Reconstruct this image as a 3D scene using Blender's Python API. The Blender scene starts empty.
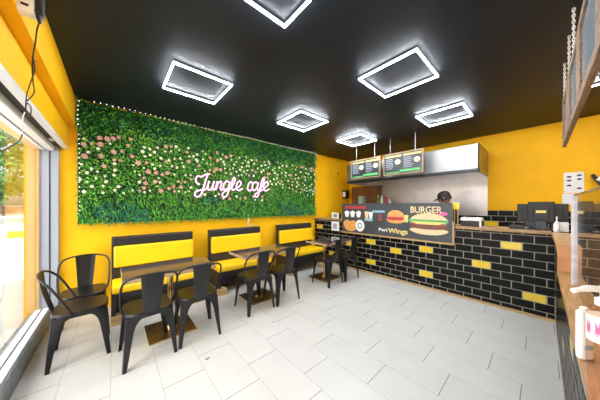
import bpy, bmesh, math, random
from mathutils import Vector, Matrix
import numpy as np

C = bpy.context.scene.collection
S = bpy.context.scene
PI = math.pi
rnd = random.Random(7)

# ------------------------------------------------------------------ camera, world, light, exposure
cam_d = bpy.data.cameras.new('camera')
cam = bpy.data.objects.new('camera', cam_d); C.objects.link(cam)
cam_d.sensor_width = 36.0
cam_d.lens = 36.0 * 211.4 / 600.0
cam_d.shift_y = 5.7 / 600.0
cam_d.clip_start = 0.02
cam.location = (0, 0, 1.40)
cam.rotation_euler = (PI / 2, 0, -math.atan(185.5 / 211.4))
S.camera = cam

S.view_settings.view_transform = 'Standard'
S.view_settings.look = 'None'
S.view_settings.gamma = 1.0
S.view_settings.use_curve_mapping = False
S.view_settings.exposure = 0.0

LED = 292.0
SKY = 0.55
world = bpy.data.worlds.new('sky'); S.world = world
world.use_nodes = True
wn = world.node_tree; wn.nodes.clear()
wo = wn.nodes.new('ShaderNodeOutputWorld'); wb = wn.nodes.new('ShaderNodeBackground')
sk = wn.nodes.new('ShaderNodeTexSky'); sk.sky_type = 'NISHITA'; sk.sun_disc = False
sk.sun_elevation = math.radians(48); sk.sun_rotation = math.radians(250); sk.dust_density = 3.0; sk.air_density = 0.8
hs = wn.nodes.new('ShaderNodeHueSaturation'); hs.inputs['Saturation'].default_value = 0.35
wn.links.new(sk.outputs[0], hs.inputs['Color']); wn.links.new(hs.outputs[0], wb.inputs[0])
wb.inputs[1].default_value = SKY
wn.links.new(wb.outputs[0], wo.inputs[0])
sun_d = bpy.data.lights.new('sun', 'SUN'); sun_d.energy = 11.0; sun_d.angle = math.radians(2); sun_d.color = (1, .95, .86)
sun = bpy.data.objects.new('sun', sun_d); C.objects.link(sun)
sun.rotation_euler = (math.radians(38), math.radians(26), 0)

# ------------------------------------------------------------------ materials
def lin(r, g, b):
    f = lambda c: (c / 255 / 12.92) if c / 255 <= .04045 else ((c / 255 + .055) / 1.055) ** 2.4
    return (f(r), f(g), f(b), 1)

def mat(name, col, rough=.5, metal=0.0, spec=.5, noise=0.0, nscale=20.0, coat=0.0, bump=0.0, bscale=60.0, stretch=None):
    m = bpy.data.materials.new(name); m.use_nodes = True
    n = m.node_tree; b = n.nodes['Principled BSDF']
    b.inputs['Base Color'].default_value = col
    b.inputs['Roughness'].default_value = rough
    b.inputs['Metallic'].default_value = metal
    b.inputs['Specular IOR Level'].default_value = spec
    b.inputs['Coat Weight'].default_value = coat
    b.inputs['Coat Roughness'].default_value = .06
    if noise or bump:
        tc = n.nodes.new('ShaderNodeTexCoord'); mp = n.nodes.new('ShaderNodeMapping')
        if stretch: mp.inputs['Scale'].default_value = stretch
        n.links.new(tc.outputs['Object'], mp.inputs[0])
    if noise:
        t = n.nodes.new('ShaderNodeTexNoise'); t.inputs['Scale'].default_value = nscale; t.inputs['Detail'].default_value = 5
        n.links.new(mp.outputs[0], t.inputs['Vector'])
        mx = n.nodes.new('ShaderNodeMix'); mx.data_type = 'RGBA'
        mx.inputs['A'].default_value = tuple(c * (1 - noise) for c in col[:3]) + (1,)
        mx.inputs['B'].default_value = tuple(min(1, c * (1 + noise)) for c in col[:3]) + (1,)
        cr = n.nodes.new('ShaderNodeMapRange'); cr.inputs['From Min'].default_value = .3; cr.inputs['From Max'].default_value = .7
        n.links.new(t.outputs[0], cr.inputs[0]); n.links.new(cr.outputs[0], mx.inputs['Factor'])
        n.links.new(mx.outputs['Result'], b.inputs['Base Color'])
    if bump:
        t2 = n.nodes.new('ShaderNodeTexNoise'); t2.inputs['Scale'].default_value = bscale
        n.links.new(mp.outputs[0], t2.inputs['Vector'])
        bp = n.nodes.new('ShaderNodeBump'); bp.inputs['Strength'].default_value = bump; bp.inputs['Distance'].default_value = .01
        n.links.new(t2.outputs[0], bp.inputs['Height']); n.links.new(bp.outputs[0], b.inputs['Normal'])
    return m

def emit(name, col, strength):
    m = bpy.data.materials.new(name); m.use_nodes = True
    n = m.node_tree; n.nodes.clear()
    o = n.nodes.new('ShaderNodeOutputMaterial'); e = n.nodes.new('ShaderNodeEmission')
    e.inputs[0].default_value = col; e.inputs[1].default_value = strength
    n.links.new(e.outputs[0], o.inputs[0]); return m

def glass(name, tint=(1, 1, 1, 1), rough=0.0, f0=.05):
    m = bpy.data.materials.new(name); m.use_nodes = True
    n = m.node_tree; n.nodes.clear()
    o = n.nodes.new('ShaderNodeOutputMaterial'); mx = n.nodes.new('ShaderNodeMixShader')
    t = n.nodes.new('ShaderNodeBsdfTransparent'); g = n.nodes.new('ShaderNodeBsdfGlossy')
    t.inputs[0].default_value = tint; g.inputs['Roughness'].default_value = rough
    lw = n.nodes.new('ShaderNodeLayerWeight'); lw.inputs[0].default_value = .5
    p = n.nodes.new('ShaderNodeMath'); p.operation = 'POWER'; p.inputs[1].default_value = 5
    q = n.nodes.new('ShaderNodeMath'); q.operation = 'MULTIPLY_ADD'; q.inputs[1].default_value = 1 - f0; q.inputs[2].default_value = f0
    n.links.new(lw.outputs['Facing'], p.inputs[0]); n.links.new(p.outputs[0], q.inputs[0])
    n.links.new(q.outputs[0], mx.inputs[0]); n.links.new(t.outputs[0], mx.inputs[1]); n.links.new(g.outputs[0], mx.inputs[2])
    n.links.new(mx.outputs[0], o.inputs[0]); return m

M = {}
M['yellow_wall'] = mat('yellow_wall_paint', (.95, .50, .004, 1), .6, spec=.25, noise=.04, nscale=4, bump=.08, bscale=90)
M['ceiling'] = mat('charcoal_ceiling_paint', (.0095, .0130, .0195, 1), .5, spec=.30, noise=.1, nscale=2)
M['steel'] = mat('brushed_steel', (.37, .37, .375, 1), .42, 1.0, noise=.06, nscale=8, stretch=(1, 1, 30))
M['steel_dull'] = mat('dull_steel', (.66, .62, .62, 1), .36, 1.0, noise=.06, nscale=6)
M['dark_metal'] = mat('gunmetal_lacquer', (.0055, .0055, .007, 1), .36, .0, spec=.5, noise=.15, nscale=30)
M['black'] = mat('black_plastic', (.012, .012, .013, 1), .4)
M['black_vinyl'] = mat('black_vinyl', (.022, .021, .024, 1), .35, noise=.15, nscale=40)
M['yellow_vinyl'] = mat('lemon_vinyl', (.93, .585, .004, 1), .42, noise=.03, nscale=25)
M['black_tile'] = mat('black_glazed_tile', (.0065, .0065, .007, 1), .26, spec=.14)
M['yellow_tile'] = mat('yellow_glazed_tile', (.85, .60, .03, 1), .16, coat=.4)
M['grout'] = mat('cream_grout', (.50, .46, .36, 1), .9)
M['wood'] = mat('oak_worktop', (.36, .22, .10, 1), .35, noise=.35, nscale=7, stretch=(12, 1, 12))
M['wood_x'] = mat('oak_worktop_lengthways', (.40, .22, .085, 1), .32, noise=.35, nscale=7, stretch=(1, 12, 12))
M['pine'] = mat('pine_wood', (.52, .34, .15, 1), .5, noise=.25, nscale=10, stretch=(1, 10, 10))
M['rustic'] = mat('weathered_wood', (.25, .155, .09, 1), .75, noise=.55, nscale=9, stretch=(1, 14, 14), bump=.4, bscale=50)
M['rustic_trim'] = mat('dark_pine_trim', (.34, .235, .135, 1), .5, noise=.25, nscale=12)
M['brown'] = mat('brown_cabinet', (.20, .075, .018, 1), .5, noise=.25, nscale=5)
M['table'] = mat('walnut_laminate', (.060, .050, .045, 1), .09, coat=.3, noise=.35, nscale=8, stretch=(1, 14, 14))
M['table_edge'] = mat('table_edge_band', (.46, .30, .16, 1), .4)
M['brass'] = mat('brass', (.78, .53, .20, 1), .2, 1.0)
M['bronze'] = mat('bronze_plate', (.14, .085, .035, 1), .3, .7, noise=.3, nscale=12)
M['white'] = mat('white_plastic', (.82, .82, .82, 1), .35)
M['paper'] = mat('white_paper', (.85, .85, .86, 1), .7)
M['frame'] = mat('grey_aluminium', (.40, .43, .50, 1), .4, .3)
M['frame_white'] = mat('white_aluminium', (.78, .79, .82, 1), .35)
M['gasket'] = mat('dark_gasket', (.03, .03, .035, 1), .6)
M['kick'] = mat('grey_kickplate', (.22, .24, .245, 1), .5, noise=.25, nscale=12)
M['glass'] = glass('window_glass', (.97, .98, .97, 1))
M['acrylic'] = glass('acrylic_sheet', (.97, .97, .96, 1), 0.015, .06)
M['edge_acrylic'] = mat('acrylic_edge', (.62, .60, .66, 1), .12, noise=.2, nscale=20)
M['led'] = emit('led_diffuser', (.90, .945, 1, 1), LED)
M['led_side'] = emit('led_side_glow', (.88, .94, 1, 1), LED * .04)
M['bulb'] = emit('fairy_bulb', (.95, 1, .92, 1), 4.5)
M['neon'] = emit('pink_neon', (1, .40, .78, 1), 3.2)
M['board'] = mat('dark_green_backing', (.012, .03, .010, 1), .9)
M['pave'] = mat('pale_paving', (.72, .70, .68, 1), .8, noise=.08, nscale=3)
M['road'] = mat('asphalt', (.32, .32, .33, 1), .9, noise=.1, nscale=5)
M['bark'] = mat('bark', (.10, .07, .045, 1), .9, noise=.3, nscale=12)
M['leaf_out'] = mat('tree_leaf', (.22, .40, .10, 1), .6)
M['leaf_out2'] = mat('tree_leaf_dark', (.07, .17, .06, 1), .6)
M['terracotta'] = mat('pinkish_brick', (.42, .22, .16, 1), .85, noise=.2, nscale=8)
M['screen'] = mat('dark_print', (.030, .034, .040, 1), .3)
M['banner'] = mat('slate_print', (.055, .062, .070, 1), .35, noise=.2, nscale=3)
M['red'] = mat('red_print', (.55, .05, .05, 1), .4)
M['orange_print'] = mat('orange_print', (.75, .36, .10, 1), .4, noise=.3, nscale=30)
M['cream'] = mat('cream_print', (.80, .62, .36, 1), .4, noise=.12, nscale=30)
M['yel_print'] = mat('yellow_print', (.80, .66, .20, 1), .4)
M['heading'] = mat('ochre_print', (.48, .42, .16, 1), .4)
M['green_print'] = mat('green_print', (.10, .42, .13, 1), .4, noise=.3, nscale=40)
M['patty'] = mat('meat_print', (.20, .07, .05, 1), .4, noise=.4, nscale=40)
M['blue_print'] = mat('pale_blue_print', (.30, .50, .60, 1), .4)
M['grey_text'] = mat('grey_print', (.24, .27, .33, 1), .4)
M['pink_print'] = mat('pink_print', (.75, .12, .35, 1), .4)
M['skin'] = mat('skin', (.36, .20, .13, 1), .55)
M['hair'] = mat('black_hair', (.010, .009, .009, 1), .6)
M['cloth'] = mat('black_cotton', (.016, .016, .018, 1), .85)
M['jeans'] = mat('navy_cloth', (.03, .04, .08, 1), .85)
M['pink_rose'] = mat('pink_petal', (.62, .33, .26, 1), .6, noise=.25, nscale=30)
M['white_rose'] = mat('white_petal', (.74, .76, .56, 1), .6)
GREENS = [mat('leaf_' + n, c, .6, spec=.2) for n, c in (
    ('deep', (.022, .14, .014, 1)), ('mid', (.065, .32, .022, 1)), ('bright', (.16, .54, .04, 1)),
    ('lime', (.36, .62, .08, 1)), ('blue_green', (.035, .23, .13, 1)), ('dark', (.010, .055, .012, 1)))]

def floor_material():
    m = bpy.data.materials.new('white_floor_tiles'); m.use_nodes = True
    n = m.node_tree; b = n.nodes['Principled BSDF']; L = n.links.new
    tc = n.nodes.new('ShaderNodeTexCoord'); sp = n.nodes.new('ShaderNodeSeparateXYZ'); L(tc.outputs['Object'], sp.inputs[0])
    def mth(op, a, b_=None, c_=None):
        k = n.nodes.new('ShaderNodeMath'); k.operation = op
        for i, v in enumerate((a, b_, c_)):
            if v is None: continue
            if isinstance(v, (int, float)): k.inputs[i].default_value = v
            else: L(v, k.inputs[i])
        return k.outputs[0]
    u = mth('DIVIDE', mth('SUBTRACT', sp.outputs[0], .884), .3025)
    col = mth('FLOOR', u)
    v = mth('DIVIDE', mth('SUBTRACT', mth('SUBTRACT', sp.outputs[1], 1.70), mth('MULTIPLY', col, .2)), .6)
    fu = mth('FRACT', u); fv = mth('FRACT', v)
    eu = mth('MULTIPLY', mth('MINIMUM', fu, mth('SUBTRACT', 1.0, fu)), .3025)
    ev = mth('MULTIPLY', mth('MINIMUM', fv, mth('SUBTRACT', 1.0, fv)), .6)
    gu = mth('LESS_THAN', eu, .0019); gv = mth('LESS_THAN', ev, .0026)
    g = mth('MAXIMUM', mth('MULTIPLY', gu, .55), gv)
    idn = n.nodes.new('ShaderNodeTexWhiteNoise'); idn.noise_dimensions = '2D'
    cb = n.nodes.new('ShaderNodeCombineXYZ'); L(col, cb.inputs[0]); L(mth('FLOOR', v), cb.inputs[1]); L(cb.outputs[0], idn.inputs['Vector'])
    t = n.nodes.new('ShaderNodeTexNoise'); t.inputs['Scale'].default_value = 5; t.inputs['Detail'].default_value = 6
    L(tc.outputs['Object'], t.inputs['Vector'])
    val = mth('ADD', mth('MULTIPLY', idn.outputs['Value'], .035), mth('MULTIPLY', t.outputs[0], .10))
    base = n.nodes.new('ShaderNodeMix'); base.data_type = 'RGBA'
    base.inputs['A'].default_value = (.465, .455, .425, 1); base.inputs['B'].default_value = (.57, .558, .525, 1)
    L(mth('MULTIPLY', val, 7.0), base.inputs['Factor'])
    mx = n.nodes.new('ShaderNodeMix'); mx.data_type = 'RGBA'; mx.inputs['B'].default_value = (.17, .16, .15, 1)
    L(g, mx.inputs['Factor']); L(base.outputs['Result'], mx.inputs['A'])
    L(mx.outputs['Result'], b.inputs['Base Color'])
    L(mth('ADD', mth('MULTIPLY', g, .5), .30), b.inputs['Roughness'])
    b.inputs['Specular IOR Level'].default_value = .35
    return m
M['floor'] = floor_material()

# ------------------------------------------------------------------ mesh builder
class MB:
    def __init__(self): self.v = []; self.f = []; self.m = []; self.bev = False
    def add(self, vs, fs, mi=0):
        o = len(self.v); self.v += [tuple(p) for p in vs]
        self.f += [tuple(i + o for i in f) for f in fs]; self.m += [mi] * len(fs); return self
    def box(self, x0, x1, y0, y1, z0, z1, mi=0, b=0.0, X=None):
        if b:
            self.bev = True
            bm = bmesh.new(); bmesh.ops.create_cube(bm, size=1)
            bmesh.ops.scale(bm, vec=(x1 - x0, y1 - y0, z1 - z0), verts=bm.verts)
            bmesh.ops.translate(bm, vec=((x0 + x1) / 2, (y0 + y1) / 2, (z0 + z1) / 2), verts=bm.verts)
            bmesh.ops.bevel(bm, geom=list(bm.edges), offset=b, segments=3, affect='EDGES', profile=.5)
            vs = [v.co.copy() for v in bm.verts]; bm.verts.index_update()
            fs = [[v.index for v in f.verts] for f in bm.faces]; bm.free()
        else:
            vs = [Vector(p) for p in ((x0, y0, z0), (x1, y0, z0), (x1, y1, z0), (x0, y1, z0), (x0, y0, z1), (x1, y0, z1), (x1, y1, z1), (x0, y1, z1))]
            fs = [(0, 3, 2, 1), (4, 5, 6, 7), (0, 1, 5, 4), (1, 2, 6, 5), (2, 3, 7, 6), (3, 0, 4, 7)]
        if X is not None: vs = [X @ v for v in vs]
        return self.add(vs, fs, mi)
    def tube(self, pts, r, seg=8, mi=0, closed=False):
        pts = [Vector(p) for p in pts]; n = len(pts)
        rs = r if isinstance(r, (list, tuple)) else [r] * n
        ref = None; vs = []; fs = []
        for i, p in enumerate(pts):
            if closed: t = pts[(i + 1) % n] - pts[i - 1]
            else: t = pts[min(i + 1, n - 1)] - pts[max(i - 1, 0)]
            t.normalize()
            if ref is None:
                ref = t.orthogonal().normalized()
            else:
                ref = (ref - t * ref.dot(t)); ref = ref.normalized() if ref.length > 1e-6 else t.orthogonal().normalized()
            bi = t.cross(ref)
            for k in range(seg):
                a = 2 * PI * k / seg
                vs.append(p + (ref * math.cos(a) + bi * math.sin(a)) * rs[i])
        m = n if closed else n - 1
        for i in range(m):
            for k in range(seg):
                a, b2 = i * seg + k, i * seg + (k + 1) % seg
                j = ((i + 1) % n) * seg
                fs.append((a, b2, j + (k + 1) % seg, j + k))
        if not closed:
            fs.append(tuple(reversed(range(seg)))); fs.append(tuple((n - 1) * seg + k for k in range(seg)))
        return self.add(vs, fs, mi)
    def lathe(self, prof, c=(0, 0, 0), seg=24, mi=0, X=None):
        vs = []; fs = []; n = len(prof)
        for r, z in prof:
            for k in range(seg):
                a = 2 * PI * k / seg; vs.append(Vector((c[0] + r * math.cos(a), c[1] + r * math.sin(a), c[2] + z)))
        for i in range(n - 1):
            for k in range(seg):
                fs.append((i * seg + k, i * seg + (k + 1) % seg, (i + 1) * seg + (k + 1) % seg, (i + 1) * seg + k))
        fs.append(tuple(reversed(range(seg)))); fs.append(tuple((n - 1) * seg + k for k in range(seg)))
        if X is not None: vs = [X @ v for v in vs]
        return self.add(vs, fs, mi)
    def prism(self, poly, fn, d0, d1, mi=0):
        """poly: 2-D outline, fn(u, v, d) -> 3-D point"""
        n = len(poly)
        vs = [fn(u, v, d0) for u, v in poly] + [fn(u, v, d1) for u, v in poly]
        fs = [tuple(reversed(range(n))), tuple(range(n, 2 * n))] + [(i, (i + 1) % n, n + (i + 1) % n, n + i) for i in range(n)]
        return self.add(vs, fs, mi)
    def rings(self, rings, mi=0, caps=True):
        n = len(rings[0]); vs = [p for r in rings for p in r]; fs = []
        for i in range(len(rings) - 1):
            for k in range(n):
                fs.append((i * n + k, i * n + (k + 1) % n, (i + 1) * n + (k + 1) % n, (i + 1) * n + k))
        if caps:
            fs.append(tuple(reversed(range(n)))); fs.append(tuple((len(rings) - 1) * n + k for k in range(n)))
        return self.add(vs, fs, mi)
    def build(self, name, mats, parent=None, smooth=False, loc=None, fix=True):
        me = bpy.data.meshes.new(name)
        me.from_pydata(self.v, [], self.f)
        mats = mats if isinstance(mats, (list, tuple)) else [mats]
        for m in mats: me.materials.append(m)
        me.polygons.foreach_set('material_index', self.m)
        me.update()
        if fix:
            bm = bmesh.new(); bm.from_mesh(me); bmesh.ops.recalc_face_normals(bm, faces=bm.faces); bm.to_mesh(me); bm.free()
        smooth = smooth or self.bev
        if smooth:
            me.polygons.foreach_set('use_smooth', [True] * len(me.polygons))
            try: me.set_sharp_from_angle(angle=math.radians(40))
            except Exception: pass
        o = bpy.data.objects.new(name, me); C.objects.link(o)
        if smooth and self.bev:
            wn_ = o.modifiers.new('weighted_normal', 'WEIGHTED_NORMAL'); wn_.keep_sharp = True
        if loc: o.location = loc
        if parent: o.parent = parent
        return o

def tag(o, label=None, cat=None, group=None, kind=None):
    if label: o['label'] = label
    if cat: o['category'] = cat
    if group: o['group'] = group
    if kind: o['kind'] = kind
    return o
def thing(name, label, cat, loc=(0, 0, 0), rz=0, group=None, scale=None):
    o = bpy.data.objects.new(name, None); C.objects.link(o)
    o.location = loc; o.rotation_euler = (0, 0, rz); o.empty_display_size = .1
    if scale: o.scale = scale
    return tag(o, label, cat, group)
def struct(o): o['kind'] = 'structure'; return o
def copy_tree(o, parent=None):
    c = o.copy(); C.objects.link(c)
    if parent: c.parent = parent
    for ch in list(o.children): copy_tree(ch, c)
    return c
def smooth_path(pts, k=6, closed=False):
    P = [Vector(p) for p in pts]; n = len(P); out = []
    rng = n if closed else n - 1
    for i in range(rng):
        p0 = P[(i - 1) % n] if closed else P[max(i - 1, 0)]
        p1, p2 = P[i], P[(i + 1) % n]
        p3 = P[(i + 2) % n] if closed else P[min(i + 2, n - 1)]
        for j in range(k):
            t = j / k
            out.append(.5 * ((2 * p1) + (p2 - p0) * t + (2 * p0 - 5 * p1 + 4 * p2 - p3) * t * t + (3 * p1 - p0 - 3 * p2 + p3) * t ** 3))
    if not closed: out.append(P[-1])
    return out
def text_mesh(name, s, size, material, parent, mw, extrude=.002, bold=0.0, width=None):
    """lettering as a thin solid mesh; mw maps local text space to the parent"""
    cu = bpy.data.curves.new('lettering', 'FONT'); cu.body = s; cu.size = size; cu.extrude = extrude; cu.offset = bold
    cu.align_x = 'CENTER'; cu.align_y = 'CENTER'; cu.resolution_u = 3
    t = bpy.data.objects.new('lettering', cu); C.objects.link(t)
    dg = bpy.context.evaluated_depsgraph_get(); dg.update()
    me = bpy.data.meshes.new_from_object(t.evaluated_get(dg))
    bpy.data.objects.remove(t); bpy.data.curves.remove(cu)
    if width:
        xs = [v.co.x for v in me.vertices]; k = width / max(1e-6, max(xs) - min(xs))
        me.transform(Matrix.Diagonal((k, 1, 1, 1)))
    me.transform(mw); me.materials.clear(); me.materials.append(material); me.name = name
    o = bpy.data.objects.new(name, me); C.objects.link(o)
    if parent: o.parent = parent
    return o

# ------------------------------------------------------------------ the room
XW, XB, YL, YR, H = -.62, 5.52, 3.95, -1.75, 2.78     # glass line, far wall, planted wall, wall behind the till, ceiling
struct(MB().box(-.57, XB, YR, YL, -.06, 0).build('floor', M['floor']))
struct(MB().box(-.85, XB + .15, YR - .15, YL + .15, H, H + .12).build('ceiling', M['ceiling']))
struct(MB().box(-.79, XB + .15, YL, YL + .15, -.06, H).build('wall_left', M['yellow_wall']))
struct(MB().box(XB, XB + .15, YR - .15, YL, -.06, H).build('wall_far', M['yellow_wall']))
struct(MB().box(-.85, XB, YR - .15, YR, -.06, H).build('wall_right', M['yellow_wall']))
# boxed-in beam and shutter box over the shop window
bm_ = MB()
bm_.box(-.82, -.375, YR, YL, 2.41, H)
bm_.box(-.82, -.447, YR, YL, 2.145, 2.41)
struct(bm_.build('wall_window', M['yellow_wall']))
struct(MB().box(-.75, -.665, 3.87, YL, -.06, 2.145).build('trim_6', M['yellow_wall']))
# kickplate and shutter slot
struct(MB().box(-.74, -.572, YR, YL, -.06, .165, b=.006).build('trim_1', M['kick'], smooth=True))
sl = MB(); sl.box(-.49, -.447, YR, YL, 2.112, 2.145)
struct(sl.build('trim_2', M['frame_white']))
struct(MB().box(-.545, -.49, YR, YL, 2.125, 2.145).build('trim_3', M['gasket']))
win = struct(bpy.data.objects.new('window_1', None)); C.objects.link(win)
f = MB()
f.box(-.61, -.545, YR, YL - .05, 2.065, 2.145); f.box(-.665, -.622, YR, YL - .05, 2.06, 2.145)        # head
f.box(-.634, -.588, YR, YL - .05, .165, .182); f.box(-.69, -.645, YR, YL - .05, .165, .187)            # sill tracks
struct(f.build('window_track', M['frame_white'], win))
f = MB(); f.box(-.580, -.515, YL - .05, YL, .165, 2.145, b=.004); f.box(-.650, -.590, YL - .06, YL, .165, 2.145, b=.004)
f.box(-.66, -.58, YR, YR + .06, .165, 2.145)
struct(f.build('window_jamb', M['frame'], win))
f = MB(); f.box(-.592, -.578, YL - .045, YL, .165, 2.145); f.box(-.622, -.610, YR, YL - .05, 2.085, 2.145); f.box(-.646, -.635, YR, YL - .05, .165, .172)
struct(f.build('window_gasket', M['gasket'], win))
struct(MB().box(-.645, -.639, YR + .05, YL - .05, .172, 2.08).build('window_pane', M['glass'], win))
struct(MB().box(-.53, -.50, 3.46, 3.54, 2.108, 2.126, b=.004).build('window_latch', M['white'], win))
# skirting strip under the front counter
struct(MB().box(3.955, 3.985, -.12, YL, 0, .028).build('baseboard_far', M['pine']))

# ------------------------------------------------------------------ outside the window
struct(MB().box(-60, -.74, -30, 28, -.12, -.05).build('pavement', M['pave']))
struct(MB().box(-60, 30, 28, 42, -.16, -.10).build('road', M['road']))
struct(MB().box(-60, 30, 42, 160, -.14, -.05).build('far_pavement', M['pave']))
t = thing('garden_wall', 'low pinkish brick wall across the road under the trees', 'wall', (-14, 62, -.05))
w_ = MB(); w_.box(-16, 16, -.15, .15, 0, 1.35); w_.build('brickwork', M['terracotta'], t)
w_ = MB(); w_.box(-16, 16, -.2, .2, 1.35, 1.45); w_.build('coping', M['pave'], t)
MBp = MB(); MBp.tube([(0, 0, 0), (0, 0, 1.15)], .12, 10); MBp.lathe([(.16, 1.15), (.16, 1.25), (.04, 1.32)], seg=10)
tag(MBp.build('bollard', M['gasket'], loc=(-11.4, 48.5, -.05)), 'dark bollard standing on the far kerb outside the window', 'bollard')
yb = MB(); yb.box(-.30, .30, -.14, .14, .0, .14, b=.03); yb.box(-.27, .27, -.11, .11, .14, .3, b=.03)
tag(yb.build('kerb_block', M['yellow_tile'], loc=(-3.28, 15.6, -.05)), 'low yellow block lying on the pavement outside the window', 'block')

def leaf_cloud(n, centre, rad, size, seed, mats):
    r = np.random.RandomState(seed)
    d = r.normal(size=(n, 3)); d /= np.linalg.norm(d, axis=1)[:, None]
    lump = 1 + .22 * np.sin(d[:, 0] * 5 + seed) * np.sin(d[:, 1] * 4.3 + 1) + .15 * np.sin(d[:, 2] * 7 + seed)
    p = d * (r.uniform(.55, 1, n) ** .5)[:, None] * lump[:, None] * np.array(rad) + np.array(centre)
    a = r.normal(size=(n, 3)); a /= np.linalg.norm(a, axis=1)[:, None]
    b = np.cross(a, r.normal(size=(n, 3))); b /= np.linalg.norm(b, axis=1)[:, None]
    s = size * r.uniform(.6, 1.3, n)[:, None]
    V = np.stack([p - a * s, p + b * s * .5, p + a * s, p - b * s * .5], 1).reshape(-1, 3)
    me = bpy.data.meshes.new('foliage'); me.from_pydata(V.tolist(), [], np.arange(n * 4).reshape(-1, 4).tolist())
    for m in mats: me.materials.append(m)
    me.polygons.foreach_set('material_index', r.randint(0, len(mats), n)); me.update()
    return me
trees = [(-12.8, 50.0, 6.2, 'broad pale green tree across the road, beside the dark bollard'),
         (-6.0, 58.0, 5.0, 'tall green tree far across the road, nearest the window jamb'),
         (-25, 52.0, 5.2, 'bushy green tree across the road, farthest from the window jamb')]
for i, (x, y, s, lb) in enumerate(trees):
    t = thing('street_tree', lb, 'tree', (x, y, -.06), 0, 'trees across the road')
    MB().tube([(0, 0, 0), (.05, .02, s * .6), (0, .1, s * 1.2)], [s * .08, s * .06, s * .04], 10).build('trunk', M['bark'], t, True)
    me = leaf_cloud(4500, (0, 0, s * 1.25), (s * .8, s * .8, s * 1.05), .42, 10 + i, [M['leaf_out'], M['leaf_out2'], M['leaf_out']])
    o = bpy.data.objects.new('foliage', me); C.objects.link(o); o.parent = t; o['kind'] = 'stuff'

# ------------------------------------------------------------------ ceiling lights
def ceiling_light(x, y, label):
    t = thing('square_ceiling_light', label, 'ceiling light', (x, y, H), 0, 'square LED ceiling lights')
    a, w, zb, zt = .291, .0125, -.029, -.018
    def ring(o, i, z0, z1):
        m = MB()
        m.box(-o, o, -o, -i, z0, z1); m.box(-o, o, i, o, z0, z1); m.box(-o, -i, -i, i, z0, z1); m.box(i, o, -i, i, z0, z1); return m
    ring(a - .003, a - w + .003, zt, -.004).build('mounting_channel', M['gasket'], t)
    ring(a, a - w, zb, zt).build('light_ring', M['led_side'], t)
    ring(a - .001, a - w + .001, zb - .003, zb).build('diffuser', M['led'], t)
    for sx in (-1, 1): MB().box(sx * .2 - .02, sx * .2 + .02, a - w, a, -.004, 0).build('mounting_clip', M['gasket'], t)
    return t
for x, y, lb in ((.705, 2.57, 'square LED ceiling light nearest the planted wall and the shop window'),
                 (2.29, 2.55, 'square LED ceiling light over the middle bench table'),
                 (3.78, 2.53, 'square LED ceiling light in front of the smaller menu board'),
                 (.68, .99, 'square LED ceiling light cut off by the top of the photo'),
                 (2.25, .995, 'largest fully visible square LED ceiling light, in the middle of the ceiling'),
                 (3.74, .965, 'square LED ceiling light in front of the steel extractor hood'),
                 (3.78, -.60, 'square LED ceiling light glimpsed behind the hanging rustic wooden frame')):
    ceiling_light(x, y, lb)

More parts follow.
